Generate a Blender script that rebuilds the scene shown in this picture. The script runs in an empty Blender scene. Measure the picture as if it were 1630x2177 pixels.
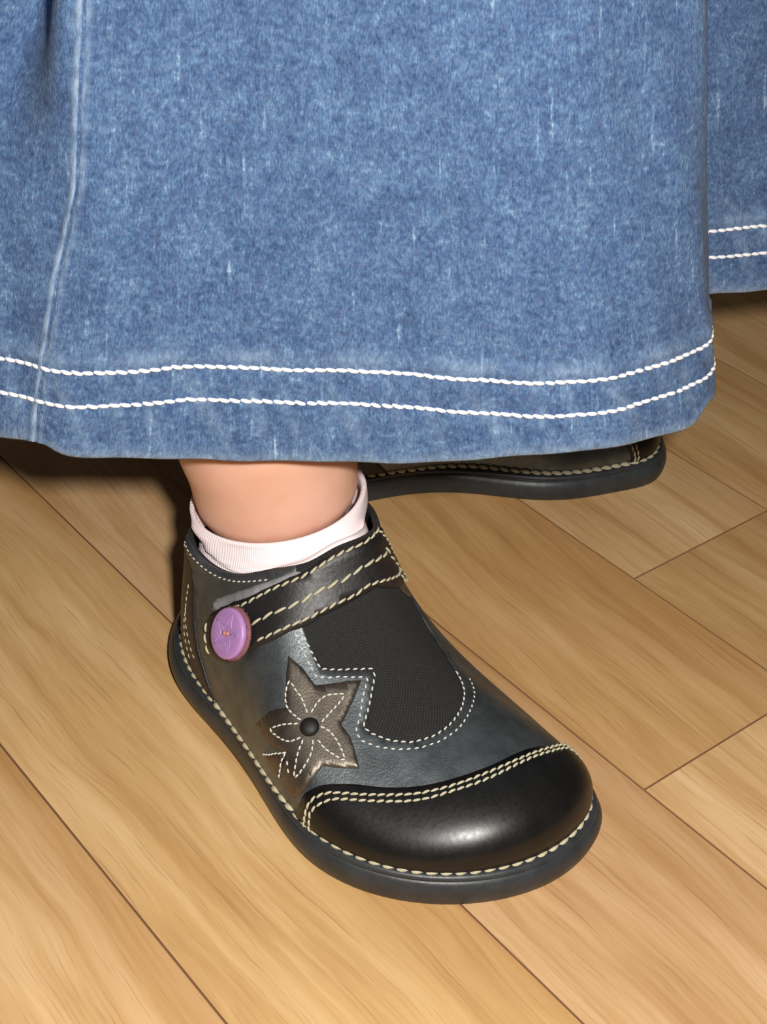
import bpy, bmesh, math, random
import numpy as np
from mathutils import Vector, Matrix
from mathutils.geometry import delaunay_2d_cdt

random.seed(7)
RNG = np.random.default_rng(7)
SC = bpy.context.scene
COL = SC.collection
CM = 0.01                                   # all shapes below are written in centimetres

# ------------------------------------------------------------------ camera
PITCH, ROLL, CAM_H = 0.613911, -0.0354775, 31.7709
_f = Vector((0, math.cos(PITCH), -math.sin(PITCH)))
_r = Vector((1, 0, 0)); _d = _f.cross(_r)
_c, _s = math.cos(ROLL), math.sin(ROLL)
_r, _d = _c * _r + _s * _d, -_s * _r + _c * _d
cam_data = bpy.data.cameras.new('camera')
cam_data.sensor_fit = 'VERTICAL'
cam_data.sensor_height = 24.0
cam_data.lens = 3246.0 / 2177.0 * 24.0
cam_data.clip_start = 0.01
cam = bpy.data.objects.new('camera', cam_data)
COL.objects.link(cam)
cam.matrix_world = Matrix(((_r.x, -_d.x, -_f.x, 0), (_r.y, -_d.y, -_f.y, 0), (_r.z, -_d.z, -_f.z, CAM_H * CM), (0, 0, 0, 1)))
SC.camera = cam

# ------------------------------------------------------------------ room light, flash, exposure
world = bpy.data.worlds.new('room_light')
SC.world = world
world.use_nodes = True
world.node_tree.nodes['Background'].inputs['Color'].default_value = (1.0, 0.93, 0.84, 1)
world.node_tree.nodes['Background'].inputs['Strength'].default_value = 0.06
flash_data = bpy.data.lights.new('camera_flash', 'SPOT')
flash_data.energy = 10.5
flash_data.color = (1.0, 0.965, 0.91)
flash_data.shadow_soft_size = 0.012
flash_data.spot_size = math.radians(110)
flash_data.spot_blend = 0.6
flash = bpy.data.objects.new('camera_flash', flash_data)
COL.objects.link(flash)
flash.location = (0.035, 0.016, 0.3405)
flash.rotation_euler = (math.radians(90) - PITCH, 0, 0)
SC.view_settings.view_transform = 'Standard'
SC.view_settings.look = 'None'
SC.view_settings.gamma = 1.0
SC.view_settings.use_curve_mapping = False
SC.view_settings.exposure = 0.0

# ------------------------------------------------------------------ helpers
def link(name, me, mat=None, parent=None):
    o = bpy.data.objects.new(name, me)
    COL.objects.link(o)
    if mat is not None and me is not None:
        me.materials.clear(); me.materials.append(mat)
    if parent is not None:
        o.parent = parent
    return o

def mesh(name, V, F, smooth=True, uv=None, wear=None):
    me = bpy.data.meshes.new(name)
    me.from_pydata([tuple(float(c) * CM for c in v) for v in V], [], [tuple(int(i) for i in f) for f in F])
    if uv is not None:
        lay = me.uv_layers.new(name='UVMap')
        idx = np.empty(len(me.loops), np.int32); me.loops.foreach_get('vertex_index', idx)
        lay.data.foreach_set('uv', np.asarray(uv, np.float32)[idx].ravel())
    if wear is not None:
        a = me.attributes.new('wear', 'FLOAT', 'POINT')
        a.data.foreach_set('value', np.asarray(wear, np.float32))
    if smooth:
        me.polygons.foreach_set('use_smooth', [True] * len(me.polygons))
    me.update()
    return me

def tag(o, label=None, cat=None, group=None, kind=None):
    if label: o['label'] = label
    if cat: o['category'] = cat
    if group: o['group'] = group
    if kind: o['kind'] = kind
    return o

def empty(name, loc=(0, 0, 0), rz=0.0):
    o = bpy.data.objects.new(name, None)
    COL.objects.link(o)
    o.location = tuple(c * CM for c in loc); o.rotation_euler = (0, 0, rz)
    o.empty_display_size = 0.02
    return o

class MB:
    """collects pieces of one mesh"""
    def __init__(s): s.V = []; s.F = []
    def add(s, V, F):
        b = len(s.V); s.V += [tuple(v) for v in V]; s.F += [tuple(i + b for i in f) for f in F]
    def me(s, name, smooth=True): return mesh(name, s.V, s.F, smooth)

def polyline(P, step):
    P = np.asarray(P, float)
    d = np.linalg.norm(np.diff(P, axis=0), axis=1); c = np.concatenate([[0], np.cumsum(d)])
    n = max(2, int(round(c[-1] / step)) + 1)
    u = np.linspace(0, c[-1], n)
    return np.stack([np.interp(u, c, P[:, k]) for k in range(P.shape[1])], 1)

def catmull(P, per=8, closed=False):
    P = np.asarray(P, float); n = len(P)
    if closed: Q = np.vstack([P[-1:], P, P[:2]])
    else: Q = np.vstack([2 * P[0] - P[1], P, 2 * P[-1] - P[-2]])
    out = []
    for i in range(n if closed else n - 1):
        a, b, c, d = Q[i:i + 4]
        for t in np.arange(per) / per:
            out.append(.5 * (2 * b + (c - a) * t + (2 * a - 5 * b + 4 * c - d) * t * t + (3 * b - a - 3 * c + d) * t ** 3))
    if not closed: out.append(P[-1])
    return np.array(out)

def stitch_bits(mb, P, N, pitch, length, width, height, twist=0.2, sink=0.25):
    """a row of thread stitches along 3-D polyline P with normals N"""
    d = np.linalg.norm(np.diff(P, axis=0), axis=1); c = np.concatenate([[0], np.cumsum(d)])
    k = max(1, int(round(c[-1] / pitch)))
    for q in (np.arange(k) + .5) / k * c[-1]:
        p = np.array([np.interp(q, c, P[:, j]) for j in range(3)])
        nn = np.array([np.interp(q, c, N[:, j]) for j in range(3)]); nn /= np.linalg.norm(nn)
        e = .3 * pitch
        a = np.array([np.interp(q - e, c, P[:, j]) for j in range(3)]); b = np.array([np.interp(q + e, c, P[:, j]) for j in range(3)])
        t = b - a; t -= nn * (t @ nn); L = np.linalg.norm(t)
        if L < 1e-6: continue
        t /= L
        sd = np.cross(nn, t)
        tw = twist + RNG.normal(0, .06)
        t, sd = math.cos(tw) * t + math.sin(tw) * sd, -math.sin(tw) * t + math.cos(tw) * sd
        V = []; F = []
        prof = [(-1, .25), (-.75, .75), (-.25, 1), (.25, 1), (.75, .75), (1, .25)]
        m = 6
        for (u, r) in prof:
            for j in range(m):
                an = 2 * math.pi * j / m
                V.append(p + t * (u * length / 2) + sd * (math.cos(an) * r * width / 2) + nn * (math.sin(an) * r * height / 2 + height * (.5 - sink) * r - (abs(u) ** 3) * height * .45))
        for i in range(len(prof) - 1):
            for j in range(m):
                F.append((i * m + j, i * m + (j + 1) % m, (i + 1) * m + (j + 1) % m, (i + 1) * m + j))
        F.append(tuple(range(m - 1, -1, -1))); F.append(tuple(range((len(prof) - 1) * m, len(prof) * m)))
        mb.add(V, F)

def tube(mb, P, r, m=8, closed=False):
    P = np.asarray(P, float); n = len(P); V = []; F = []
    up = np.array([.123, .2, .97])
    for i in range(n):
        a = P[(i - 1) % n] if closed or i else P[i]; b = P[(i + 1) % n] if closed or i < n - 1 else P[i]
        t = b - a; t /= np.linalg.norm(t)
        x = np.cross(up, t); x /= np.linalg.norm(x); y = np.cross(t, x)
        for j in range(m):
            an = 2 * math.pi * j / m
            V.append(P[i] + r * (math.cos(an) * x + math.sin(an) * y))
    for i in range(n if closed else n - 1):
        for j in range(m):
            k = (i + 1) % n
            F.append((i * m + j, i * m + (j + 1) % m, k * m + (j + 1) % m, k * m + j))
    if not closed:
        F.append(tuple(range(m - 1, -1, -1))); F.append(tuple(range((n - 1) * m, n * m)))
    mb.add(V, F)

def loft(R, cap0=True, cap1=True, closed_u=True):
    """R: list of rings, each (n,3)"""
    n = len(R[0]); V = np.vstack(R); F = []
    for i in range(len(R) - 1):
        for j in range(n if closed_u else n - 1):
            k = (j + 1) % n
            F.append((i * n + j, i * n + k, (i + 1) * n + k, (i + 1) * n + j))
    if cap0: F.append(tuple(range(n - 1, -1, -1)))
    if cap1: F.append(tuple(range((len(R) - 1) * n, len(R) * n)))
    return V, F

# ------------------------------------------------------------------ materials
def new_mat(name):
    m = bpy.data.materials.new(name); m.use_nodes = True
    nt = m.node_tree; b = nt.nodes['Principled BSDF']
    return m, nt, b
def node(nt, kind, ins=None, **props):
    n = nt.nodes.new(kind)
    for k, v in props.items(): setattr(n, k, v)
    for k, v in (ins or {}).items():
        if isinstance(v, bpy.types.NodeSocket): nt.links.new(v, n.inputs[k])
        else: n.inputs[k].default_value = v
    return n
def ramp(nt, fac, stops):
    n = nt.nodes.new('ShaderNodeValToRGB'); nt.links.new(fac, n.inputs['Fac'])
    e = n.color_ramp.elements
    while len(e) < len(stops): e.new(.5)
    for el, (p, c) in zip(e, stops): el.position = p; el.color = (c[0], c[1], c[2], 1)
    return n.outputs['Color']
def noise(nt, vec, scale, detail=3, rough=.55, dist=0.0):
    n = node(nt, 'ShaderNodeTexNoise', {'Vector': vec, 'Scale': scale, 'Detail': detail, 'Roughness': rough, 'Distortion': dist})
    return n.outputs['Fac']
def mapping(nt, vec, scale=(1, 1, 1), loc=(0, 0, 0), rot=(0, 0, 0)):
    return node(nt, 'ShaderNodeMapping', {'Vector': vec, 'Scale': scale, 'Location': loc, 'Rotation': rot}).outputs['Vector']
def math_n(nt, op, a, b=0.0, c=0.0):
    n = node(nt, 'ShaderNodeMath', operation=op)
    for i, v in enumerate((a, b, c)):
        if isinstance(v, bpy.types.NodeSocket): nt.links.new(v, n.inputs[i])
        else: n.inputs[i].default_value = v
    return n.outputs[0]
def mixc(nt, fac, a, b, mode='MIX'):
    n = node(nt, 'ShaderNodeMix', data_type='RGBA', blend_type=mode)
    for i, v in ((0, fac), (6, a), (7, b)):
        if isinstance(v, bpy.types.NodeSocket): nt.links.new(v, n.inputs[i])
        else: n.inputs[i].default_value = v if i == 0 else (v[0], v[1], v[2], 1)
    return n.outputs[2]
def bump(nt, b, height, strength, dist=0.001):
    n = node(nt, 'ShaderNodeBump', {'Height': height, 'Strength': strength, 'Distance': dist})
    nt.links.new(n.outputs['Normal'], b.inputs['Normal'])
def coords(nt, which='Object'):
    return node(nt, 'ShaderNodeTexCoord').outputs[which]

def leather(name, c0, c1, metallic, rough, grain=1100, bstr=.25, crease=0.0, spec=.5):
    m, nt, b = new_mat(name)
    v = coords(nt)
    n1 = noise(nt, v, grain, 4, .6); n2 = noise(nt, v, 140, 4, .6)
    nt.links.new(ramp(nt, n2, [(.35, c0), (.65, c1)]), b.inputs['Base Color'])
    b.inputs['Metallic'].default_value = metallic
    b.inputs['Specular IOR Level'].default_value = spec
    r = math_n(nt, 'MULTIPLY_ADD', n1, .22, rough - .11); nt.links.new(r, b.inputs['Roughness'])
    h = n1
    if crease:
        w = noise(nt, mapping(nt, v, (1, 1, 1), rot=(0, .35, .8)), 230, 3, .5, 1.2)
        ridge = math_n(nt, 'ABSOLUTE', math_n(nt, 'SUBTRACT', w, .5))
        h = math_n(nt, 'MULTIPLY_ADD', math_n(nt, 'MINIMUM', math_n(nt, 'MULTIPLY', ridge, 6.0), 1.0), crease, n1)
    bump(nt, b, h, bstr, .0006)
    return m

M = {}
M['grey_leather'] = leather('pearl_grey_leather', (.105, .12, .126), (.17, .19, .20), .8, .43, 1600, .2, .25)
M['black_leather'] = leather('smooth_black_leather', (.005, .005, .005), (.008, .0078, .0078), 0.0, .34, 900, .04, 0, .40)
M['strap_leather'] = leather('grained_black_leather', (.010, .009, .010), (.016, .014, .015), 0.0, .46, 900, .2, .08)
M['bronze_leather'] = leather('bronze_metallic_leather', (.115, .098, .08), (.185, .16, .132), .85, .42, 2000, .2)
M['rubber'] = leather('dark_rubber', (.022, .025, .029), (.034, .038, .043), 0.0, .42, 800, .12, 0, .45)
M['suede'] = leather('grey_suede', (.18, .18, .19), (.30, .30, .31), 0.0, .95, 2500, .8)

def simple(name, c, rough, grain=0, bstr=.3, sss=0.0, c2=None, metallic=0.0):
    m, nt, b = new_mat(name)
    b.inputs['Base Color'].default_value = (*c, 1); b.inputs['Roughness'].default_value = rough
    b.inputs['Metallic'].default_value = metallic
    if grain:
        v = coords(nt); n1 = noise(nt, v, grain, 3)
        bump(nt, b, n1, bstr, .0005)
        nt.links.new(ramp(nt, n1, [(.3, c), (.7, c2 or c)]), b.inputs['Base Color'])
    if sss:
        b.inputs['Subsurface Weight'].default_value = sss
        b.inputs['Subsurface Radius'].default_value = (1.0, .45, .25); b.inputs['Subsurface Scale'].default_value = .004
    return m
M['thread'] = simple('cream_thread', (.42, .385, .25), .7, 3000, .5, 0, (.62, .57, .40))
M['pale_thread'] = simple('pale_grey_thread', (.52, .50, .45), .6, 3000, .5, 0, (.74, .72, .66))
M['white_thread'] = simple('white_thread', (.78, .78, .82), .7, 2500, .5, 0, (.95, .95, .97))
M['lilac'] = simple('lilac_plastic', (.42, .22, .50), .42, 220, .05, .25, (.46, .25, .54))
M['felt'] = simple('mauve_felt', (.20, .065, .08), .95, 2600, .8, 0, (.36, .15, .17))
M['pin'] = simple('rose_metal', (.55, .22, .22), .35)
M['eyelet'] = simple('black_enamel', (.004, .004, .004), .6)
M['lining'] = simple('black_lining', (.012, .012, .012), .9, 1800, .4, 0, (.02, .02, .02))

def gore_mat():
    m, nt, b = new_mat('black_elastic_weave')
    uv = coords(nt, 'UV')
    w1 = node(nt, 'ShaderNodeTexWave', {'Vector': mapping(nt, uv, rot=(0, 0, .5)), 'Scale': 3.6, 'Distortion': .6, 'Detail': 1.0}).outputs['Fac']
    w2 = node(nt, 'ShaderNodeTexWave', {'Vector': mapping(nt, uv, rot=(0, 0, .5 + math.pi / 2)), 'Scale': 5.0, 'Distortion': .6, 'Detail': 1.0}).outputs['Fac']
    k = math_n(nt, 'MULTIPLY', w1, w2)
    n2 = noise(nt, uv, 9, 2)
    k2 = math_n(nt, 'MULTIPLY', k, n2)
    nt.links.new(ramp(nt, k2, [(.1, (.008, .008, .008)), (.5, (.045, .045, .045))]), b.inputs['Base Color'])
    b.inputs['Roughness'].default_value = .9
    bump(nt, b, k, .5, .0004)
    return m
M['gore'] = gore_mat()

def sock_mat():
    m, nt, b = new_mat('pale_pink_cotton')
    uv = coords(nt, 'UV')
    w = node(nt, 'ShaderNodeTexWave', {'Vector': uv, 'Scale': 4.5, 'Distortion': .8, 'Detail': 1.0}).outputs['Fac']
    n1 = noise(nt, uv, 12, 3)
    nt.links.new(ramp(nt, n1, [(.3, (.88, .74, .77)), (.7, (.95, .84, .86))]), b.inputs['Base Color'])
    b.inputs['Roughness'].default_value = .95
    bump(nt, b, math_n(nt, 'MULTIPLY_ADD', n1, .6, w), .25, .0006)
    return m
M['sock'] = sock_mat()

def skin_mat():
    m, nt, b = new_mat('child_skin')
    v = coords(nt)
    n1 = noise(nt, v, 60, 4); n2 = noise(nt, v, 900, 3)
    nt.links.new(ramp(nt, n1, [(.3, (.68, .37, .26)), (.7, (.76, .45, .335))]), b.inputs['Base Color'])
    b.inputs['Roughness'].default_value = .5
    b.inputs['Subsurface Weight'].default_value = .35
    b.inputs['Subsurface Radius'].default_value = (1.0, .35, .2); b.inputs['Subsurface Scale'].default_value = .005
    bump(nt, b, n2, .12, .0004)
    return m
M['skin'] = skin_mat()

def denim_mat():
    m, nt, b = new_mat('washed_blue_denim')
    uv = coords(nt, 'UV')
    warp = noise(nt, uv, 1.6, 2, .5)
    wob = node(nt, 'ShaderNodeVectorMath', {0: uv, 1: node(nt, 'ShaderNodeCombineXYZ', {'X': math_n(nt, 'MULTIPLY', warp, .5), 'Y': math_n(nt, 'MULTIPLY', warp, -.3)}).outputs[0]}, operation='ADD').outputs[0]
    slub = noise(nt, mapping(nt, wob, (7, 2.4, 1), rot=(0, 0, -.1)), 1.0, 4, .62)
    weft = noise(nt, mapping(nt, wob, (4, 6, 1)), 1.0, 4, .6)
    speck = noise(nt, mapping(nt, uv, (19, 8, 1), rot=(0, 0, -.12)), 1.0, 2, .6)
    big = noise(nt, uv, .9, 3, .6)
    streak = noise(nt, mapping(nt, uv, (4.5, .45, 1), rot=(0, 0, -.1)), 1.0, 3, .55)
    f = math_n(nt, 'MULTIPLY', slub, .26)
    f = math_n(nt, 'MULTIPLY_ADD', weft, .26, f)
    f = math_n(nt, 'MULTIPLY_ADD', speck, .30, f)
    f = math_n(nt, 'MULTIPLY_ADD', big, .18, f)
    f = math_n(nt, 'ADD', f, math_n(nt, 'MULTIPLY', math_n(nt, 'MAXIMUM', math_n(nt, 'SUBTRACT', streak, .62), 0.0), .9))
    col = ramp(nt, f, [(.38, (.026, .052, .122)), (.485, (.060, .113, .235)), (.57, (.112, .196, .335)), (.67, (.31, .43, .55))])
    hue = noise(nt, uv, 5.0, 2, .5)
    col = mixc(nt, math_n(nt, 'MULTIPLY', math_n(nt, 'MAXIMUM', math_n(nt, 'SUBTRACT', hue, .5), 0.0), 1.4), col, (.11, .12, .20))
    wear = node(nt, 'ShaderNodeAttribute', attribute_name='wear').outputs['Fac']
    wf = math_n(nt, 'MULTIPLY', wear, math_n(nt, 'MULTIPLY_ADD', slub, 1.3, -.1))
    col = mixc(nt, wf, col, (.36, .47, .60))
    nt.links.new(col, b.inputs['Base Color'])
    b.inputs['Roughness'].default_value = .92
    b.inputs['Specular IOR Level'].default_value = .2
    b.inputs['Sheen Weight'].default_value = .05
    h = math_n(nt, 'MULTIPLY_ADD', speck, .8, weft)
    bump(nt, b, h, .5, .0007)
    return m
M['denim'] = denim_mat()

def wood_mat():
    m, nt, b = new_mat('oak_print_plank')
    v = coords(nt)                                        # object space: x along the plank
    rnd = node(nt, 'ShaderNodeObjectInfo')
    off = node(nt, 'ShaderNodeCombineXYZ', {'X': math_n(nt, 'MULTIPLY', rnd.outputs['Random'], 7.3), 'Y': math_n(nt, 'MULTIPLY', rnd.outputs['Random'], 3.1)}).outputs[0]
    p = node(nt, 'ShaderNodeVectorMath', {0: v, 1: off}, operation='ADD').outputs[0]
    tilt = math_n(nt, 'MULTIPLY_ADD', rnd.outputs['Random'], .10, .0)
    p = node(nt, 'ShaderNodeVectorRotate', {'Vector': p, 'Angle': tilt}, rotation_type='Z_AXIS').outputs[0]
    bend = noise(nt, mapping(nt, p, (9, 16, 1)), 1.0, 3, .5)
    p = node(nt, 'ShaderNodeVectorMath', {0: p, 1: node(nt, 'ShaderNodeCombineXYZ', {'Y': math_n(nt, 'MULTIPLY', bend, .016)}).outputs[0]}, operation='ADD').outputs[0]
    fine = noise(nt, mapping(nt, p, (20, 420, 1)), 1.0, 4, .65)
    band = noise(nt, mapping(nt, p, (9, 95, 1)), 1.0, 4, .6, .4)
    big = noise(nt, mapping(nt, p, (5, 26, 1)), 1.0, 3, .5, .6)
    f = math_n(nt, 'MULTIPLY', band, .52)
    f = math_n(nt, 'MULTIPLY_ADD', fine, .22, f)
    f = math_n(nt, 'MULTIPLY_ADD', big, .30, f)
    col = ramp(nt, f, [(.35, (.44, .242, .094)), (.51, (.59, .368, .166)), (.66, (.72, .485, .258))])
    pores = noise(nt, mapping(nt, p, (26, 1000, 1)), 1.0, 4, .6)
    col = mixc(nt, node(nt, 'ShaderNodeMapRange', {'Value': pores, 'From Min': .55, 'From Max': .72, 'To Min': 0.0, 'To Max': .45}).outputs[0], col, (.25, .12, .045))
    # browner printed margin along one long side
    y = node(nt, 'ShaderNodeSeparateXYZ', {0: v}).outputs['Y']
    edge = node(nt, 'ShaderNodeMapRange', {'Value': y, 'From Min': .012, 'From Max': .034, 'To Min': 0.0, 'To Max': .5}).outputs[0]
    col = mixc(nt, math_n(nt, 'MULTIPLY', edge, math_n(nt, 'MULTIPLY_ADD', big, 1.2, .1)), col, (.40, .19, .06))
    tint = node(nt, 'ShaderNodeMix', {0: 1.0, 6: col, 7: rnd.outputs['Color']}, data_type='RGBA', blend_type='MULTIPLY').outputs[2]
    nt.links.new(tint, b.inputs['Base Color'])
    b.inputs['Roughness'].default_value = .55
    b.inputs['Specular IOR Level'].default_value = .3
    bump(nt, b, fine, .08, .0005)
    return m
M['wood'] = wood_mat()
M['joint'] = simple('dark_joint', (.22, .11, .045), .9, 300, .2, 0, (.26, .13, .055))

# ------------------------------------------------------------------ floor: a base with single planks laid on it
YAW, ROW0, PW = -0.885926438, 2.72037802, 7.0
floor = link('floor', None)
floor_me = mesh('floor', [(-160, -60, -1.4), (160, -60, -1.4), (160, 260, -1.4), (-160, 260, -1.4), (-160, -60, -.06), (160, -60, -.06), (160, 260, -.06), (-160, 260, -.06)],
                [(3, 2, 1, 0), (4, 5, 6, 7), (0, 1, 5, 4), (1, 2, 6, 5), (2, 3, 7, 6), (3, 0, 4, 7)], False)
bpy.data.objects.remove(floor)
floor = link('floor', floor_me, M['joint'])
tag(floor, 'light oak plank floor seen at an angle under the shoes', None, None, 'structure')

def plank_mesh(L):
    g, bv, t = .017, .018, .9
    x0, x1, y0, y1 = -L / 2 + g, L / 2 - g, -PW / 2 + g, PW / 2 - g
    V = []
    for (d, z) in ((0, -t), (0, -.03), (bv, 0)):
        V += [(x0 + d, y0 + d, z), (x1 - d, y0 + d, z), (x1 - d, y1 - d, z), (x0 + d, y1 - d, z)]
    F = [(8, 9, 10, 11)]
    for k in (0, 4):
        for j in range(4): F.append((k + j, k + (j + 1) % 4, k + 4 + (j + 1) % 4, k + 4 + j))
    me = mesh('plank', V, F, False)
    me.materials.append(M['wood']); me.materials.append(M['joint'])          # dark painted edges
    for p in me.polygons: p.material_index = 0 if p.index == 0 else 1
    return me
PLANK_ME = {}
def plank(row, u0, u1, tint):
    L = round(u1 - u0, 2)
    if L not in PLANK_ME: PLANK_ME[L] = plank_mesh(L)
    o = bpy.data.objects.new('plank', PLANK_ME[L]); COL.objects.link(o); o.parent = floor
    ca, sa = math.cos(YAW), math.sin(YAW)
    uc, vc = (u0 + u1) / 2, (ROW0 + row + .5) * PW
    o.location = ((uc * ca - vc * sa) * CM, (uc * sa + vc * ca) * CM, 0)
    o.rotation_euler = (0, 0, YAW)
    o.color = (*tint, 1)
LONG = 80.0
KNOWN = {1: -19.54, 2: -26.77}
TINT = {(-2, 0): (1.0, .93, .82), (-1, 0): (1.03, 1.02, 1.04), (0, 0): (1.02, .99, .95), (1, 0): (.93, .86, .78), (1, 1): (1.05, 1.03, 1.03), (2, 0): (1.04, 1.06, 1.10), (2, 1): (.90, .86, .80), (3, 0): (.98, .95, .92)}
for row in range(-9, 24):
    j = KNOWN.get(row, {-2: -75.0, -1: -88.0, 0: -62.0, 3: -14.0, 4: -40.0}.get(row, random.uniform(-70, 0)))
    for k in range(-2, 3):
        w = random.uniform(.94, 1.04)
        t = TINT.get((row, k + 1), (w, w * random.uniform(.96, 1.0), w * random.uniform(.92, 1.0)))
        plank(row, j + k * LONG, j + (k + 1) * LONG, t)

# ------------------------------------------------------------------ shoe: surface of the upper
# one row per sixteenth of the way round, toe first, then the outer side, heel, inner side (centimetres, x to the toe)
#        feather edge        collar edge        handle at feather   handle at collar
ROWS = np.array([
[17.0,  0.7, 1.05,8.8,  0.25,6.45, 0.7, 0.0, 2.9, 2.0, 0.0,-5.0],
[16.5, -1.4, 1.05,8.65,-0.45,6.35, 0.9, 0.0, 2.2, 1.9,-0.5,-4.4],
[15.0, -3.25,1.05,8.4, -1.2, 6.05, 0.3, 0.0, 1.4, 1.7,-0.9,-3.5],
[12.6, -4.15,1.05,7.8, -1.8, 5.75, 0.0,-0.2, 1.5, 1.4,-1.1,-2.5],
[ 9.8, -3.9, 1.05,6.9, -2.3, 5.22, 0.0,-0.1, 1.8, 1.0,-0.8,-1.9],
[ 7.2, -3.5, 1.05,5.75,-2.6, 4.90, 0.0,-0.1, 1.6, 0.4,-0.4,-1.6],
[ 4.9, -3.05,1.05,4.4, -2.55,5.05, 0.0,-0.1, 1.4, 0.1,-0.1,-1.4],
[ 3.1, -1.85,1.05,3.28,-1.42,4.85, 0.0,-0.1, 1.3,-0.1,-0.2,-1.3],
[ 2.0,  0.2, 1.05,2.35, 0.3, 4.5, -0.2, 0.0, 1.3,-0.3, 0.0,-1.3],
[ 2.6,  2.0, 1.05,2.8,  2.1, 4.5, -0.1, 0.1, 1.3,-0.2, 0.2,-1.3],
[ 4.6,  2.5, 1.05,4.5,  2.8, 4.8,  0.0, 0.1, 1.4, 0.1, 0.2,-1.4],
[ 7.0,  2.3, 1.05,5.8,  2.75,5.1,  0.0, 0.1, 1.6, 0.3, 0.2,-1.6],
[ 9.6,  2.3, 1.05,6.9,  2.3, 5.45, 0.0, 0.0, 1.5, 0.7, 0.1,-2.3],
[12.3,  3.1, 1.05,7.7,  1.75,5.85, 0.0,-0.2, 1.1, 1.2, 0.2,-3.4],
[14.8,  3.0, 1.05,8.3,  1.3, 6.15, 0.1, 0.1, 1.3, 1.6, 0.2,-4.6],
[16.4,  2.4, 1.05,8.65, 0.8, 6.35, 0.3, 0.1, 2.4, 1.9, 0.1,-5.0],
])

SOLE = np.array([(17.5, .8), (16.95, -1.5), (15.3, -3.5), (12.75, -4.5), (9.8, -4.05), (7.3, -3.75), (4.8, -3.55), (2.65, -2.25), (1.4, .2),
                 (2.1, 2.4), (4.5, 3.0), (7.0, 2.5), (9.6, 2.8), (12.4, 3.6), (15.1, 3.35), (16.8, 2.75)])
def periodic(rows, phi):
    n = len(rows); u = (np.asarray(phi) % 1.0) * n; i = np.floor(u).astype(int); f = (u - i)[:, None]
    A = np.zeros((n, n))
    for k in range(n): A[k, k] = 4; A[k, (k + 1) % n] = 1; A[k, (k - 1) % n] = 1
    C = np.linalg.solve(A / 6, rows)
    p0, p1, p2, p3 = C[(i - 1) % n], C[i % n], C[(i + 1) % n], C[(i + 2) % n]
    return ((1 - f) ** 3 * p0 + (3 * f ** 3 - 6 * f ** 2 + 4) * p1 + (-3 * f ** 3 + 3 * f ** 2 + 3 * f + 1) * p2 + f ** 3 * p3) / 6
def S(phi, t):
    r = periodic(ROWS, phi); t = np.asarray(t, float)[:, None]
    A = r[:, 0:3]; B = r[:, 3:6]; c1 = A + r[:, 6:9]; c2 = B + r[:, 9:12]
    return (1 - t) ** 3 * A + 3 * (1 - t) ** 2 * t * c1 + 3 * (1 - t) * t * t * c2 + t ** 3 * B
def SN(phi, t):
    e = 1e-4; phi = np.asarray(phi, float); t = np.asarray(t, float)
    a = S(phi + e, t) - S(phi - e, t); b = S(phi, t + e) - S(phi, t - e)
    n = np.cross(b, a); return n / np.linalg.norm(n, axis=1)[:, None]
KU, KV = 36.0, 7.0                                # rough centimetres per unit of phi and of t

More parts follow.
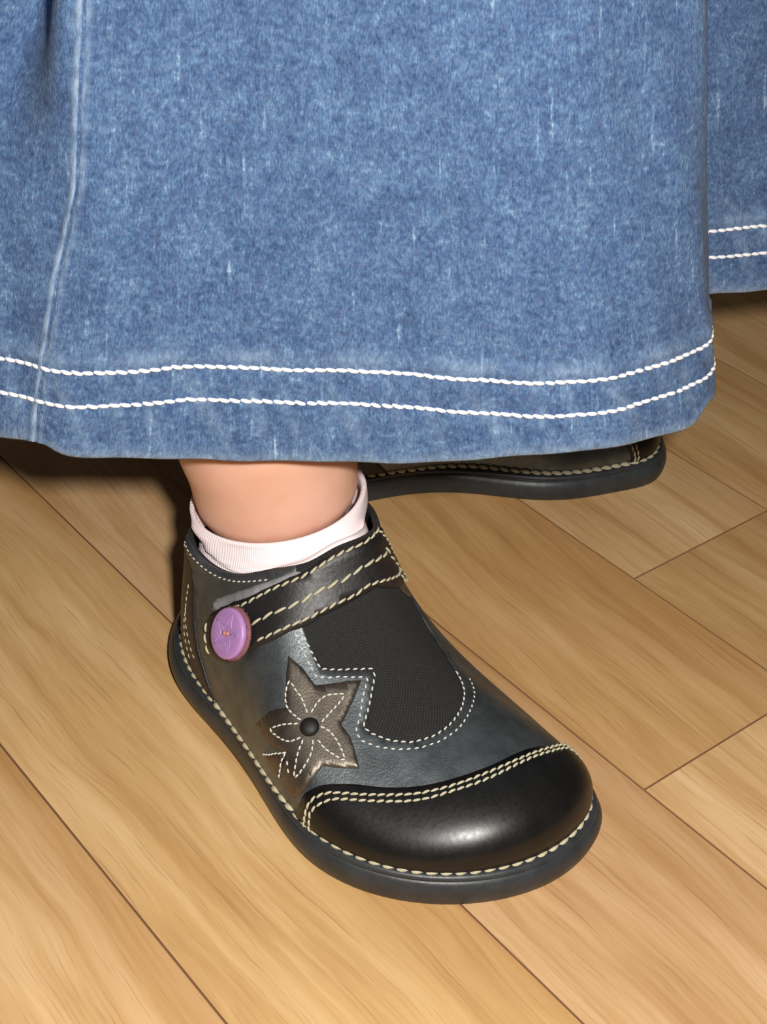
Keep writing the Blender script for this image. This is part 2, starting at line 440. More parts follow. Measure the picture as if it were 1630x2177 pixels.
def inside(P, pts):
    x, y = pts[:, 0], pts[:, 1]; r = np.zeros(len(pts), bool); n = len(P)
    for i in range(n):
        x0, y0 = P[i]; x1, y1 = P[(i + 1) % n]
        if y0 == y1: continue
        c = ((y0 > y) != (y1 > y)) & (x < (x1 - x0) * (y - y0) / (y1 - y0) + x0); r ^= c
    return r
def edge_dist(P, pts):
    d = np.full(len(pts), 9e9); n = len(P)
    for i in range(n):
        a = P[i]; b = P[(i + 1) % n]; ab = b - a; L = ab @ ab
        if L < 1e-12: continue
        u = np.clip(((pts - a) @ ab) / L, 0, 1); d = np.minimum(d, np.linalg.norm(pts - a - u[:, None] * ab, axis=1))
    return d
def patch(name, poly, off, thick, mat, parent, grid=.17, soft=.03, puff=0.0, offs=None):
    """a piece of leather or cloth cut to the outline poly (phi, t), lying off cm above the surface of the upper"""
    P = np.asarray(poly, float) * (KU, KV)
    P = polyline(np.vstack([P, P[:1]]), .09)[:-1]
    lo, hi = P.min(0), P.max(0)
    gx, gy = np.meshgrid(np.arange(lo[0], hi[0], grid), np.arange(lo[1], hi[1], grid))
    gx[1::2] += grid / 2
    G = np.stack([gx.ravel(), gy.ravel()], 1)
    G = G[inside(P, G)]
    if len(G): G = G[edge_dist(P, G) > .07]
    # an inner line just inside the cut edge, so that only the edge itself is rolled down
    allp = np.vstack([P, G]); n = len(P)
    vs, es, fs, ov, oe, of = delaunay_2d_cdt([Vector(p) for p in allp], [(i, (i + 1) % n) for i in range(n)], [], 1, 1e-5)
    Q = np.array([(v.x, v.y) for v in vs])
    cnt = {}
    for f in fs:
        for i in range(len(f)):
            e = (f[i], f[(i + 1) % len(f)]); k = tuple(sorted(e)); cnt.setdefault(k, []).append(e)
    bnd = [v[0] for v in cnt.values() if len(v) == 1]
    bv = sorted({i for e in bnd for i in e})
    ph, t = Q[:, 0] / KU, Q[:, 1] / KV
    o = np.full(len(Q), off) if offs is None else offs(ph, t)
    if puff: o = o + puff * np.minimum(edge_dist(P, Q) / .5, 1) ** .6
    top = o.copy(); top[bv] -= soft
    base, N = S(ph, t), SN(ph, t)
    V = base + N * top[:, None]
    rim = {i: len(Q) + k for k, i in enumerate(bv)}
    low = base[bv] + N[bv] * (o[bv] - thick)[:, None]
    F = [tuple(f) for f in fs]
    # make faces look outwards
    a, b, c = (V[[f[k] for f in F]] for k in range(3))
    flip = np.einsum('ij,ij->i', np.cross(b - a, c - a), N[[f[0] for f in F]]) < 0
    F = [f[::-1] if fl else f for f, fl in zip(F, flip)]
    und = {}
    for f in F:
        for i in range(3): und[(f[i], f[(i + 1) % 3])] = 1
    for e in bnd:
        e = e if (e in und) else (e[1], e[0])
        F.append((e[1], e[0], rim[e[0]], rim[e[1]]))
    uv = np.vstack([Q, Q[bv]])
    me = mesh(name, np.vstack([V, low]), F, True, uv)
    return link(name, me, mat, parent)
def stitches(name, rows, off, parent, mat, pitch, length, width, height, twist=.2, label=None):
    mb = MB()
    for r in rows:
        q = polyline(np.asarray(r, float) * (KU, KV), .06)
        ph, t = q[:, 0] / KU, q[:, 1] / KV
        N = SN(ph, t); stitch_bits(mb, S(ph, t) + N * off, N, pitch, length, width, height, twist)
    o = link(name, mb.me(name), mat, parent)
    if label: o['label'] = label
    return o

# outlines and seam lines on the upper, as (phi, t): phi 0 at the toe tip, positive on the outer side; t 0 at the sole, 1 at the collar
DECOR = {
    'cap_edge': ((0.1959,0.0789),(0.1879,0.1865),(0.1803,0.2461),(0.1645,0.3184),(0.1394,0.3692),(0.113,0.383),(0.0868,0.3897),(0.0588,0.3954),(0.0281,0.3922),(-0.0106,0.3769),(-0.0392,0.3402),(-0.055,0.2964)),
    'cap_st1': ((0.1852,0.1227),(0.1812,0.1814),(0.1728,0.2462),(0.1567,0.3047),(0.1245,0.3469),(0.0901,0.3641),(0.0627,0.3735),(0.0322,0.3748),(-0.0037,0.36),(-0.0391,0.3221),(-0.0557,0.2709)),
    'cap_st2': ((0.1819,0.1207),(0.1785,0.1648),(0.1721,0.2144),(0.1561,0.2817),(0.1264,0.3226),(0.0927,0.3416),(0.0654,0.3571),(0.0359,0.3586),(-0.0,0.3501),(-0.034,0.3158),(-0.0501,0.2681)),
    'gore': ((0.1494,0.8555),(0.147,0.8332),(0.1339,0.728),(0.0648,0.7237),(0.1058,0.5799),(0.1092,0.57),(0.1032,0.5559),(0.0886,0.5359),(0.0701,0.5247),(0.0471,0.528),(0.0266,0.539),(-0.0,0.5618),(-0.0315,0.5918),(-0.0491,0.6159),(-0.0813,0.6605),(-0.1201,0.7032),(-0.1424,0.7354),(-0.1826,0.7419),(-0.1926,0.7895)),
    'gore_st1': ((0.1527,0.8305),(0.1492,0.8079),(0.1352,0.7269),(0.1227,0.7294),(0.0941,0.7305),(0.0676,0.724),(0.0694,0.7059),(0.0812,0.6718),(0.1009,0.6043),(0.1088,0.573),(0.1032,0.555),(0.0889,0.534),(0.0706,0.522),(0.0479,0.5252),(0.0278,0.5362),(0.0005,0.5586),(-0.0292,0.5873),(-0.0464,0.6106),(-0.0591,0.6351)),
    'gore_st2': ((0.1625,0.8157),(0.1576,0.7832),(0.1437,0.6985),(0.1125,0.7117),(0.084,0.7076),(0.0797,0.7019),(0.0956,0.6555),(0.1177,0.56),(0.1172,0.5326),(0.1049,0.5168),(0.0869,0.5072),(0.0676,0.503),(0.045,0.5069),(0.0206,0.5196),(-0.0121,0.5456),(-0.046,0.5678),(-0.0661,0.5847),(-0.0742,0.5937)),
    'strap': ((0.2841,0.8162),(0.2611,0.8727),(0.2106,0.9298),(0.1597,0.9707),(0.0968,0.995),(0.0241,0.9995),(-0.0983,0.9971),(-0.1758,0.8349),(0.0004,0.9014),(0.0556,0.8846),(0.1146,0.8668),(0.1688,0.8135),(0.2218,0.7203),(0.2467,0.6432),(0.2697,0.5598),(0.2945,0.4813),(0.3106,0.4816),(0.3152,0.5483),(0.312,0.6436),(0.3026,0.7373)),
    'strap_st1': ((0.2615,0.8421),(0.2106,0.9135),(0.1604,0.957),(0.0984,0.9847),(0.0257,0.9922),(-0.0507,1.0002)),
    'strap_st2': ((0.2302,0.7958),(0.1903,0.8577),(0.1212,0.9228),(0.0576,0.9359),(-0.0007,0.9529),(-0.0979,0.9493)),
    'strap_st3': ((0.2215,0.7391),(0.168,0.8279),(0.1132,0.8783),(0.0525,0.8952),(-0.0037,0.9106),(-0.1438,0.8791)),
    'strap_end_st': ((0.3082,0.4359),(0.3128,0.4958),(0.3133,0.5735),(0.3092,0.6564)),
    'backing': ((0.3096,0.7431),(0.3069,0.7883),(0.2996,0.8361),(0.2782,0.891),(0.2551,0.924),(0.224,0.9484),(0.1928,0.9634),(0.1515,0.9852),(0.1385,0.9808),(0.161,0.9652),(0.2128,0.9236),(0.2642,0.8588),(0.2874,0.7881)),
    'star': ((0.1767,0.7325),(0.169,0.724),(0.1588,0.7102),(0.1478,0.671),(0.1255,0.6898),(0.1053,0.6999),(0.088,0.6993),(0.1004,0.6673),(0.1165,0.6202),(0.1309,0.5691),(0.1287,0.5555),(0.1259,0.5385),(0.1262,0.4998),(0.1284,0.4359),(0.1426,0.4196),(0.1614,0.3969),(0.173,0.3252),(0.1836,0.2445),(0.1989,0.1228),(0.2065,0.1224),(0.2096,0.2031),(0.2053,0.2793),(0.1985,0.3444),(0.2135,0.3094),(0.2288,0.2764),(0.2441,0.2855),(0.2282,0.3929),(0.214,0.4692),(0.2021,0.5107),(0.1899,0.5417),(0.1871,0.5996),(0.1832,0.6645)),
    'leaf': ((0.2376,0.1477),(0.2146,0.2803),(0.1982,0.3517),(0.2059,0.2826),(0.2112,0.2147),(0.2144,0.1446),(0.2198,0.1375),(0.228,0.1465)),
    'petal': (((0.1647,0.5654),(0.1679,0.6073),(0.1737,0.6278),(0.1797,0.6463),(0.1866,0.6004),(0.1881,0.5497),(0.1805,0.533),(0.1736,0.5276)),((0.1609,0.5726),(0.1489,0.6214),(0.1347,0.6513),(0.1162,0.661),(0.1248,0.635),(0.1375,0.6015),(0.1521,0.5541)),((0.1543,0.5395),(0.1464,0.5354),(0.1413,0.5135),(0.139,0.476),(0.1403,0.4492),(0.1473,0.4553),(0.1553,0.4664),(0.1604,0.4884)),((0.1648,0.4822),(0.1696,0.4273),(0.1795,0.3519),(0.1921,0.2638),(0.1892,0.323),(0.1835,0.3945),(0.1751,0.4626)),((0.1771,0.5113),(0.193,0.4751),(0.2072,0.4264),(0.2152,0.3863),(0.2073,0.3867),(0.1931,0.4098),(0.1771,0.4642))),
    'leaf_st': (((0.2357,0.1594),(0.2147,0.2773),(0.1983,0.3493)),((0.1983,0.3493),(0.2067,0.2732),(0.2139,0.1516)),((0.1985,0.3177),(0.1985,0.2869),(0.1992,0.2464))),
    'eyelet': ((0.1658,0.5197),),
    'button': ((0.2578,0.7177),),
    'panel_edge': ((0.4413,0.7307),(0.3443,1.0208),(0.339,0.9541),(0.3265,0.8254),(0.3169,0.7362),(0.3105,0.6947)),
    'panel_st': ((0.4548,0.633),(0.3415,1.0491),(0.3381,0.9792)),
    'collar_st': ((0.4602,0.6172),(0.4813,0.378),(0.2969,1.0775),(0.2663,1.0447),(0.2371,1.0057),(0.2095,0.9733)),
    'counter': ((0.3554,0.9223),(0.3468,0.8753),(0.3454,0.7229),(0.3465,0.5016),(0.341,0.2982),(0.3317,0.192),(0.3225,0.0745)),
    'counter_st1': ((0.3591,0.725),(0.3655,0.5932),(0.3688,0.4734),(0.3685,0.3697),(0.362,0.2861),(0.3535,0.2143),(0.3468,0.1867)),
    'counter_st2': ((0.3677,0.5045),(0.3733,0.3701),(0.3738,0.2589),(0.3684,0.1801),(0.3597,0.1069)),
}


def smooth_line(P, per=6): return catmull(P, per)

def make_shoe(name):
    root = empty(name)
    D = DECOR
    # ---- sole: one rubber block with a rounded bumper and a lip that carries the welt stitch
    n = 160; ph = np.arange(n) / n
    A = periodic(ROWS, ph)[:, :3].copy(); O = np.column_stack([periodic(np.column_stack([SOLE, SOLE[:, :1] * 0]), ph)[:, :2], np.zeros(n)])
    A[:, 2] = 0
    T = np.roll(A, -1, 0) - np.roll(A, 1, 0); Nh = np.column_stack([T[:, 1], -T[:, 0], np.zeros(n)]); Nh /= np.linalg.norm(Nh, axis=1)[:, None]
    if (Nh[0] @ np.array([1, 0, 0])) < 0: Nh = -Nh
    def ring(k, ex, z): q = A + (O - A) * k + Nh * ex; q[:, 2] = z; return q
    prof = [(0, -.55, .96), (0, -.1, .98), (0, .05, .99), (.25, .04, 1.04), (.5, .05, 1.02), (.66, .05, .93), (.68, 0, .85), (.80, 0, .81), (.95, .02, .66), (1, .03, .45), (.98, .0, .23), (.85, 0, .07), (.6, 0, 0), (.2, -.3, 0)]
    prof = catmull(prof, 3)
    V, F = loft([ring(*p) for p in prof])
    sole = link('sole', mesh('sole', V, [f[::-1] for f in F]), M['rubber'], root)
    q = ring(.22, .02, 1.04); q = np.vstack([q, q[:1]])
    mb = MB(); stitch_bits(mb, q, np.tile([0, 0, 1.], (len(q), 1)) * .8 + np.vstack([Nh, Nh[:1]]) * .6, .385, .45, .20, .16, .28)
    link('welt_stitching', mb.me('welt_stitching'), M['thread'], sole)['label'] = 'thick cream thread'
    # ---- inner lining shell
    ts = np.linspace(0, 1, 28); R = [S(ph, np.full(n, t)) for t in ts]
    NL = [SN(ph, np.full(n, t)) for t in ts]
    rings = [r + m * .005 for r, m in zip(R, NL)] + [R[-1] + NL[-1] * -.02, R[-1] - NL[-1] * .1] + [r - m * .1 for r, m in zip(R[::-1], NL[::-1])][1:10]
    V, F = loft(rings, False, False)
    link('lining', mesh('lining', V, [f[::-1] for f in F]), M['lining'], root)['label'] = 'black inner lining'
    # ---- elastic gore, then the grey leather around it with its notch cut out
    g = list(D['gore'])
    gx = [(-.086, .9), (-.075, 1.0)]; g0 = [(.149, 1.0), (.149, .9)]
    big = g0 + g[1:-1] + gx
    cx, cy = np.mean(big, 0)
    gore = patch('elastic_gore', [(cx + (x - cx) * 1.02, min(cy + (y - cy) * 1.02, 1.0)) for x, y in big], .05, .03, M['gore'], root, .2, .0)
    outline = [(-.5, .0), (.5, 0), (.5, 1.0), (.4, 1.0), (.3, 1.0), (.2, 1.0)] + g0 + g[1:-1] + gx + [(-.2, 1.0), (-.3, 1.0), (-.4, 1.0), (-.5, 1.0)]
    body = patch('upper', outline, .10, .09, M['grey_leather'], root, .19, .025)
    body['label'] = 'pearly dark grey leather upper'
    stitches('gore_stitching', [D['gore_st1'] , D['gore_st2']], .085, body, M['pale_thread'], .21, .15, .055, .05)
    # ---- toe cap
    edge = list(smooth_line([(.204, .0)] + list(D['cap_edge']) + [(-.079, .265), (-.098, .15), (-.104, .0)], 5))
    low = [(x, 0.0) for x in np.linspace(-.104, .204, 60)[1:-1]]
    cap = patch('toe_cap', edge + low, .17, .13, M['black_leather'], root, .17, .03, .05)
    cap['label'] = 'smooth black leather toe cap'
    e1 = [(.190, .0)] + list(D['cap_st1'])[:-1] + [(-.0765, .25), (-.0945, .145), (-.100, .02)]
    e2 = [(.185, .0)] + list(D['cap_st2'])[:-1] + [(-.0715, .245), (-.0895, .14), (-.095, .02)]
    stitches('toe_cap_stitching', [smooth_line(e1), smooth_line(e2)], .205, cap, M['thread'], .24, .24, .078, .07)
    # ---- heel counter and ankle panel
    c = list(D['counter'])
    back = [(.318, 0.0)] + c[::-1] + [(.42, .96), (.46, .93), (.5, .92)]
    cnt = patch('heel_counter', back + [(.54, .93), (.58, .96), (.62, .9), (.632, .6), (.65, .3), (.675, 0.0)] + [(x, 0) for x in np.linspace(.67, .323, 40)], .16, .09, M['strap_leather'], root, .17)
    cnt['label'] = 'black leather heel counter'
    stitches('counter_stitching', [D['counter_st1'], D['counter_st2']], .145, cnt, M['thread'], .24, .2, .06, .055)
    pe = [(.392, .985), (.384, .96), (.374, .90), (.359, .82), (.3435, .745), (.3278, .68), (.315, .64)]
    pan = patch('ankle_panel', pe + [(.285, .66), (.262, .78), (.21, .90), (.165, .955), (.165, .99), (.2, .995), (.25, .995), (.3, .995), (.35, .995)], .155, .06, M['grey_leather'], root, .15, .03)
    stitches('panel_stitching', [[(.383, .965), (.35, .968), (.3, .968), (.25, .966), (.2, .965)], [(.384, .955), (.379, .90)]], .145, pan, M['pale_thread'], .2, .15, .05, .05)
    # ---- star applique with stitched petals and a black eyelet
    star = patch('star_applique', D['star'], .15, .05, M['bronze_leather'], root, .12, .03)
    star['label'] = 'bronze metallic leather star'
    stitches('petal_stitching', [smooth_line(list(p), 4) for p in D['petal']], .15, star, M['pale_thread'], .17, .15, .055, .05, .12)
    leaf = patch('leaf_applique', D['leaf'], .135, .04, M['bronze_leather'], root, .12, .02)
    leaf['label'] = 'small bronze leather leaf beside the sole'
    stitches('leaf_stitching', D['leaf_st'], .14, leaf, M['pale_thread'], .17, .15, .055, .05, .12)
    def disc(profile, pos, N, m=40):
        N = np.array(N); x = np.cross([0, 0, 1.], N); x /= np.linalg.norm(x); y = np.cross(N, x)
        an = np.arange(m) * 2 * math.pi / m
        R = [pos + N * h + r * (np.cos(an)[:, None] * x + np.sin(an)[:, None] * y) for r, h in profile]
        V, F = loft(R); return V, F, x, y
    ep, et = np.array([D['eyelet'][0][0]]), np.array([D['eyelet'][0][1]])
    V, F, _, _ = disc([(.27, -.05), (.27, .01), (.25, .06), (.2, .10), (.12, .13), (.03, .14)], S(ep, et)[0] + SN(ep, et)[0] * .15, SN(ep, et)[0], 28)
    link('eyelet', mesh('eyelet', V, F), M['eyelet'], star)['label'] = 'round black eyelet'
    # ---- strap across the instep
    s = list(D['strap'])
    end = s[12:] + s[:1]
    upper_edge = s[:7] + [(-.11, 1.0), (-.17, .93), (-.22, .80)]
    lower_edge = [(-.24, .70), (-.20, .78), (-.14, .86)] + s[7:12]
    raise_ = lambda p, t: .22 + .10 * np.clip((p - .22) / .08, 0, 1)
    strap = patch('strap', upper_edge + lower_edge + end[:-1], .25, .14, M['strap_leather'], root, .15, .03, 0, raise_)
    strap['label'] = 'black leather strap across the instep'
    st = [smooth_line(list(D['strap_st1']) + [(-.08, 1.0), (-.13, .96), (-.18, .89)]), smooth_line(list(D['strap_st2']) + [(-.10, .945), (-.15, .88), (-.2, .78)]), smooth_line(list(D['strap_st3']) + [(-.13, .87), (-.2, .77)])]
    mb = MB()
    for k, r in enumerate(st + [D['strap_end_st']]):
        q = polyline(np.asarray(r, float) * (KU, KV), .06); p, t = q[:, 0] / KU, q[:, 1] / KV
        N = SN(p, t); stitch_bits(mb, S(p, t) + N * (raise_(p, t) - .005)[:, None], N, *((.42, .43, .09, .08) if k == 1 else (.29, .295, .08, .07)), .22)
    link('strap_stitching', mb.me('strap_stitching'), M['thread'], strap)
    tab = patch('strap_backing', D['backing'], .2, .07, M['suede'], root, .14, .04)
    tab['label'] = 'grey suede strap backing'
    # ---- button
    bp, bt = np.array([D['button'][0][0]]), np.array([D['button'][0][1]])
    N = SN(bp, bt)[0]; pos = S(bp, bt)[0] + N * .38
    V, F, x, y = disc([(.60, .0), (.70, .03), (.735, .09), (.735, .16), (.71, .205), (.66, .225), (.4, .215), (.1, .21)], pos, N, 56)
    btn = link('button', mesh('button', V, F), M['lilac'], root); btn['label'] = 'lilac button with embossed star'
    c0 = pos + N * .212
    pts = []
    for k in range(10):
        a = math.pi / 2 + k * math.pi / 5 + .12; r = .60 if k % 2 == 0 else .25
        pts.append(c0 + r * (math.cos(a) * x + math.sin(a) * y))
    mb = MB(); tube(mb, polyline(np.array(pts + pts[:1]), .08)[:-1], .023, 6, True)
    for k in range(0, 10, 2): tube(mb, polyline(np.array([c0 + (pts[k] - c0) * .28, pts[k]]), .1), .014, 6)
    link('star_relief', mb.me('star_relief'), M['lilac'], btn)
    mb = MB()
    for dx, dy in ((-.06, -.03), (.06, .03)):
        q = c0 + x * dx + y * dy; V, F, _, _ = disc([(.075, 0), (.07, .03), (.03, .05)], q, N, 12); mb.add(V, F)
    link('pin', mb.me('pin'), M['pin'], btn)['label'] = 'rose pin in the button centre'
    # fuzzy felt pad under the button
    mb = MB(); V, F, _, _ = disc([(.68, -.1), (.76, -.08), (.76, .0), (.66, .01)], pos, N, 48); mb.add(V, F)
    for k in range(260):
        a = RNG.uniform(0, 2 * math.pi); r0 = .72; rad = math.cos(a) * x + math.sin(a) * y; tan = -math.sin(a) * x + math.cos(a) * y
        p0 = pos + rad * r0 + N * RNG.uniform(-.08, .01); L = RNG.uniform(.06, .15)
        p1 = p0 + rad * L + tan * RNG.normal(0, .04) + N * RNG.normal(0, .03); w = tan * .012 + N * .004
        mb.add([p0 - w, p0 + w, p1, p0 + N * .015], [(0, 1, 2), (1, 3, 2), (3, 0, 2)])
    link('felt_pad', mb.me('felt_pad'), M['felt'], btn)['label'] = 'fuzzy mauve felt pad'
    return root

def copy_tree(o, parent=None):
    kids = [c for c in bpy.data.objects if c.parent is o]
    c = o.copy(); COL.objects.link(c)
    if parent is not None: c.parent = parent
    for k in kids: copy_tree(k, c)
    return c

SHOE_X = np.array([.639, -.769]); SHOE_X /= np.linalg.norm(SHOE_X); SHOE_Y = np.array([-SHOE_X[1], SHOE_X[0]])
SHOE_O = SHOE_X * -35.8 + SHOE_Y * 21.3
def shoe_to_world(p):
    p = np.atleast_2d(np.asarray(p, float)); q = SHOE_O + p[:, :1] * SHOE_X + p[:, 1:2] * SHOE_Y
    return np.column_stack([q, p[:, 2]])
near = make_shoe('shoe')
near.location = (SHOE_O[0] * CM, SHOE_O[1] * CM, .0002); near.rotation_euler = (0, 0, math.atan2(SHOE_X[1], SHOE_X[0]))
tag(near, 'black and grey leather shoe with lilac button and bronze star, in front', 'shoe', 'pair of child shoes')
FAR_A, FAR_O = math.radians(11.0), np.array([-6.75, 47.2])
far = copy_tree(near)
far.location = (FAR_O[0] * CM, FAR_O[1] * CM, .0002); far.rotation_euler = (0, 0, FAR_A); far.scale = (1, -1, 1)
far['label'] = 'matching dark shoe behind, mostly hidden under the denim hem'

# ------------------------------------------------------------------ sock
n = 120; ph = np.arange(n) / n
Bc = S(ph, np.full(n, 1.0)) - SN(ph, np.full(n, 1.0)) * .2
LEG_C = np.array([4.82, .30])
ang = np.unwrap(np.arctan2(Bc[:, 1] - LEG_C[1], Bc[:, 0] - LEG_C[0]))
def sock_ring(r, z, k):
    q = np.column_stack([LEG_C[0] + r * np.cos(ang), LEG_C[1] + r * np.sin(ang), np.zeros(n)])
    q[:, 2] = z + .10 * (q[:, 0] - LEG_C[0]) + .10 * (q[:, 1] - LEG_C[1])
    low = Bc.copy(); low[:, 2] -= .1
    return q + (low - q) * k
wr = .05 * np.sin(3 * ang + 1) + .03 * np.sin(7 * ang)
def off(q, a):
    q = q.copy(); d = q[:, :2] - LEG_C; r = np.linalg.norm(d, axis=1); d /= r[:, None]; r = r + a
    lim = np.linalg.norm(Bc[:, :2] - LEG_C, axis=1) + np.clip((q[:, 2] - Bc[:, 2]) * 1.2 - .12, -.1, 9)      # stay inside the collar
    q[:, :2] = LEG_C + d * np.minimum(r, lim)[:, None]; return q
rings = [sock_ring(2.47, 5.48, 0), sock_ring(2.475, 5.56, 0), sock_ring(2.48, 5.72, 0), sock_ring(2.55, 5.80, 0), off(sock_ring(2.64, 5.76, 0), 0),
         off(sock_ring(2.70, 5.6, .0), wr), off(sock_ring(2.72, 5.3, .15), .03 + wr), off(sock_ring(2.74, 5.2, .35), .04 + wr), off(sock_ring(2.74, 5.1, .50), -.05 - wr * .5), off(sock_ring(2.74, 5.1, .58), .0), off(sock_ring(2.74, 5.1, .8), .0), off(sock_ring(2.74, 4.8, 1.0), 0.)]
low = Bc.copy(); low2 = S(ph, np.full(n, .86)) - SN(ph, np.full(n, .86)) * .25; rings += [low2, S(ph, np.full(n, .7)) - SN(ph, np.full(n, .7)) * .35]
R2 = catmull(np.array(rings).reshape(len(rings), -1), 4).reshape(-1, n, 3)
R2 = np.concatenate([R2, R2[:, :1]], 1)
V, F = loft([shoe_to_world(r) for r in R2], False, False, False)
uv = np.column_stack([np.tile(np.arange(n + 1) / n * 16, len(R2)), np.repeat(np.arange(len(R2)) * .12, n + 1)])
sock = link('sock', mesh('sock', V, F, True, uv), M['sock'])
tag(sock, 'pale pink ankle sock folded above the front shoe', 'sock')

# ------------------------------------------------------------------ the child's legs: one continuous body
def tube_rings(path, rad, m=40):
    path = np.asarray(path, float); R = []
    for i, (p, r) in enumerate(zip(path, rad)):
        a = path[max(i - 1, 0)]; b = path[min(i + 1, len(path) - 1)]
        t = b - a; t /= np.linalg.norm(t)
        x = np.cross(t, [0, 1, .01] if abs(t[1]) < .9 else [1, 0, 0]); x /= np.linalg.norm(x); y = np.cross(t, x)
        an = np.arange(m) * 2 * math.pi / m
        R.append(p + r * (np.cos(an)[:, None] * x + np.sin(an)[:, None] * y))
    return R
def limb(bm_mb, path, rad):
    d = catmull(np.column_stack([path, rad]), 5)
    V, F = loft(tube_rings(d[:, :3], d[:, 3])); bm_mb.add(V, F)
mb = MB()
nearW = lambda x, y, z: tuple(shoe_to_world([(x, y, z)])[0])
def farW(x, y, z):
    ca, sa = math.cos(FAR_A), math.sin(FAR_A); return (FAR_O[0] + x * ca + y * sa, FAR_O[1] + x * sa - y * ca, z)
for W, hip in ((nearW, (-3.3, 46.6, 43.0)), (farW, (1.2, 46.8, 43.0))):
    hip = np.array(hip); a0 = np.array(W(4.42, .05, 8.6))
    k1, k2, k3, k4 = (a0 + (hip - a0) * q for q in (.10, .22, .46, .74))
    k1[2], k2[2], k3[2], k4[2] = 11.6, 15.5, 25.0, 36.0
    limb(mb, [W(4.9, .3, 2.6), W(5.05, .4, 4.0), W(4.98, .38, 4.8), W(4.82, .30, 5.7), W(4.68, .2, 7.0), W(4.42, .05, 8.6), tuple(k1), tuple(k2), tuple(k3), tuple(k4), tuple(hip)],
         [1.2, 1.7, 1.85, 2.40, 2.53, 2.68, 2.80, 2.9, 2.7, 2.4, 2.2])
    limb(mb, [W(3.2, .2, 2.6), W(4.6, .2, 2.8), W(6.6, .1, 3.1), W(8.6, 0, 2.7), W(10.6, -.2, 2.2), W(12.6, -.2, 1.95), W(14.2, 0, 1.85), W(15.2, .1, 1.8)], [.6, 1.2, 1.55, 1.4, 1.0, .75, .6, .35])
limb(mb, [(-3.3, 46.6, 42.5), (-1.2, 46.6, 43.0), (1.0, 46.7, 42.5)], [2.1, 2.7, 2.1])
pm = mb.me('person')
body = link('person', pm, M['skin'])
md = body.modifiers.new('remesh', 'REMESH'); md.mode = 'VOXEL'; md.voxel_size = .0016; md.use_smooth_shade = True
ms = body.modifiers.new('smooth', 'SMOOTH'); ms.factor = .5; ms.iterations = 6
dg = bpy.context.evaluated_depsgraph_get(); ev = bpy.data.meshes.new_from_object(body.evaluated_get(dg))
body.modifiers.clear(); body.data = ev; ev.name = 'person'
ev.polygons.foreach_set('use_smooth', [True] * len(ev.polygons))
ev.materials.clear(); ev.materials.append(M['skin'])
tag(body, 'person standing in a denim skirt, only a bare ankle visible above the sock', 'person')

# ------------------------------------------------------------------ denim skirt
# profile of the skirt at the upper stitch row (z 11.9), the height of the hem below it, and the waist it runs up to
SKIRT_PTS = np.array([(-16.50, 38.20, 9.62), (-14.00, 36.00, 9.62), (-11.64, 34.75, 9.62), (-10.07, 34.43, 9.74), (-8.96, 34.12, 9.82), (-8.30, 33.95, 9.64), (-7.56, 33.95, 9.56), (-6.14, 34.20, 9.44), (-4.85, 34.50, 9.30), (-3.49, 34.50, 9.28), (-1.77, 34.41, 9.32), (0.30, 34.38, 9.38), (2.13, 34.25, 9.62), (3.95, 34.21, 9.92), (5.56, 34.61, 9.96), (7.15, 35.45, 9.84), (8.15, 36.10, 9.82), (8.68, 36.65, 10.16), (8.95, 37.70, 9.83), (9.00, 40.00, 9.50), (8.70, 42.20, 9.50), (9.00, 43.50, 9.65), (9.90, 44.00, 9.70), (11.66, 44.50, 9.70), (14.00, 45.40, 9.70), (16.50, 47.50, 9.50), (17.80, 51.00, 9.50), (17.00, 55.00, 9.50), (13.00, 59.00, 9.50), (7.00, 61.50, 9.50), (0.00, 62.00, 9.50), (-7.00, 61.00, 9.50), (-13.00, 57.50, 9.50), (-17.00, 52.00, 9.50), (-18.60, 46.00, 9.50), (-18.20, 41.50, 9.50)])
_D = catmull(SKIRT_PTS, 40, True); _D = np.vstack([_D, _D[:1]])
_L = np.concatenate([[0], np.cumsum(np.linalg.norm(np.diff(_D[:, :2], axis=0), axis=1))])
S_TOTAL = float(_L[-1])
_WA = np.unwrap(np.arctan2(_D[:, 1] - 46.5, _D[:, 0] + 1.0))
def hem_z(s): return np.interp(s % S_TOTAL, _L, _D[:, 2])
def _point(s, z):
    s = s % S_TOTAL
    x, y, a = (np.interp(s, _L, c) for c in (_D[:, 0], _D[:, 1], _WA))
    g = (z - 11.9) / 34.0
    wx, wy = -1.3 + 7.6 * np.cos(a), 46.5 + 6.2 * np.sin(a)
    return np.column_stack([x + (wx - x) * g, y + (wy - y) * g, z])
def skirt_surface(s, z):
    s = np.asarray(s, float); z = np.broadcast_to(np.asarray(z, float), s.shape)
    P = _point(s, z); e = .05
    a = _point(s + e, z) - _point(s - e, z); b = _point(s, z + e) - _point(s, z - e)
    N = np.cross(a, b); return P, N / np.linalg.norm(N, axis=1)[:, None]
S_SEAM = 8.75
def seam_s(z): return np.interp(z, (9.95, 11.30, 12.45, 14.15, 15.35, 16.50, 18.70, 20.60, 44.00), (8.75, 8.80, 8.93, 9.10, 9.35, 9.58, 9.58, 9.62, 9.12))
def pleat(s, z):
    # a soft vertical fold left of the seam that deepens upwards
    k = np.clip((z - 16.0) / 5.5, 0, 1.3) ** 1.3
    return -2.6 * k * np.exp(-(((s - (7.12)) / 1.1) ** 2)) + .35 * k * np.exp(-(((s - (8.97)) / .8) ** 2))

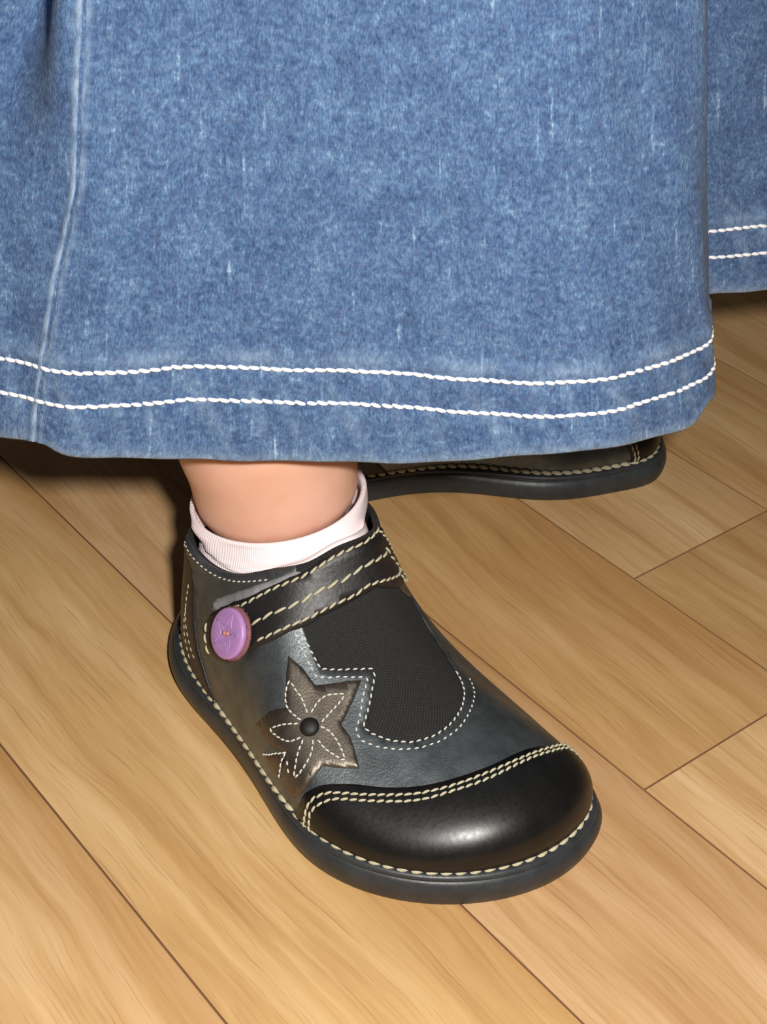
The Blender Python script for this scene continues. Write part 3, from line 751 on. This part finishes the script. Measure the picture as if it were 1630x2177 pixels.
def rough_cloth(s, z):
    w = 2 * math.pi / S_TOTAL                                          # whole waves round the skirt
    return .10 * np.sin(round(.55 / w) * w * s + .12 * z) + .05 * np.sin(round(1.3 / w) * w * s - .5 * z + 1.0) + .03 * np.sin(round(3.1 / w) * w * s + .9 * z)
skirt = empty('denim_skirt', (-1.5, 46, 9.2))
tag(skirt, 'faded blue denim skirt with a double white stitched hem', 'skirt')
SK0 = np.array([-1.5, 46, 9.2])
ns = int(S_TOTAL / .22); ss = np.arange(ns + 1) / ns * S_TOTAL
front = (ss > S_SEAM - 14) & (ss < S_SEAM + 40)
zf = np.concatenate([np.arange(0, 4.0, .16), np.arange(4.0, 16, .32), np.arange(16, 37.1, .7)])
def skirt_point(s, h, inset=0.0):
    z = hem_z(s) + h
    P, N = skirt_surface(s, z)
    return P + N * (pleat(s, z) + rough_cloth(s, z) - inset)[:, None], z
rows = []; wear = []; zz = []
for (h, ins, w) in [(3.0, .30, 0), (1.5, .28, 0), (.35, .27, 0), (.06, .24, .2), (-.02, .13, .6), (.05, .03, .8)]:
    P, z = skirt_point(ss, np.full(ns + 1, h), ins); rows.append(P); wear.append(np.full(ns + 1, w)); zz.append(z)
for h in zf[1:]:
    z = hem_z(ss) + h; u = z - 9.3                                    # height above the mean hem
    hem_ridge = .05 * np.exp(-((u - 2.88) / .14) ** 2) - .05 * (np.exp(-((z - 11.9) / .1) ** 2) + np.exp(-((z - 11.0) / .1) ** 2)) - .05 * np.clip((u - 2.95) / .15, 0, 1)
    puck = .035 * np.sin(ss * 7 + h * 2.5) * np.exp(-((h - 1.6) / 1.2) ** 2)
    P, z = skirt_point(ss, np.full(ns + 1, h), -(hem_ridge + puck)); rows.append(P); zz.append(z)
    wear.append(np.clip(.55 * np.exp(-(h / .25) ** 2) + .5 * np.exp(-((u - 2.9) / .2) ** 2) * (.6 + .4 * np.sin(ss * 2.3)) + .3 * np.maximum(np.sin(ss * 5.2 + h * 2.0 + 1.5 * np.sin(ss * 1.7)), 0) ** 3 * np.exp(-((h - 1.3) / 1.3) ** 2), 0, 1))
V, F = loft([r - SK0 for r in rows], False, False, False)
uv = np.column_stack([np.tile(ss, len(rows)), np.concatenate(zz)])
link('skirt_cloth', mesh('skirt_cloth', V, [f[::-1] for f in F], True, uv, np.concatenate(wear)), M['denim'], skirt)
# two rows of white topstitching round the hem
for zr in (11.9, 11.0):
    q = np.arange(0, S_TOTAL, .08); P, z = skirt_point(q, zr - hem_z(q))
    _, N = skirt_surface(q, z)
    lift = .05 * np.exp(-((q - seam_s(np.full(len(q), zr))) / .3) ** 2) - .025
    mb = MB(); stitch_bits(mb, P - SK0 + N * lift[:, None], N, .285, .335, .125, .10, -.16)
    o = link('hem_stitching', mb.me('hem_stitching'), M['white_thread'], skirt); o['label'] = 'white topstitching along the hem'
# side seam: two worn ridges either side of a narrow groove
zs = np.arange(float(hem_z(S_SEAM)) + .04, 44, .12)
prof = [(-.30, -.02, .1), (-.22, .012, .3), (-.13, .042, 1.0), (-.06, .045, 1.1), (-.025, -.04, 0), (.025, -.05, 0), (.06, .03, .7), (.13, .03, .45), (.22, .012, .2), (.30, -.02, .1)]
R = []; wr = []; uvs = []
for (ds, hgt, w) in prof:
    s = seam_s(zs) + ds; P, N = skirt_surface(s, zs)
    low = np.clip((zs - 12.25) / .15, 0, 1) * -.05
    P = P + N * (pleat(s, zs) + rough_cloth(s, zs) + low + hgt * (1 + .4 * np.sin(zs * 5 + ds * 9)))[:, None]
    R.append(P - SK0); wr.append(np.full(len(zs), w) * (.72 + .2 * np.sin(zs * 3.1) + .2 * np.sin(zs * 7.7 + 1))); uvs.append(np.column_stack([s * 1.0 + .3 * ds, zs]))
V, F = loft(R, False, False, False)
o = link('side_seam', mesh('side_seam', V, F, True, np.vstack(uvs), np.concatenate(wr)), M['denim'], skirt); o['label'] = 'raised pale worn seam'
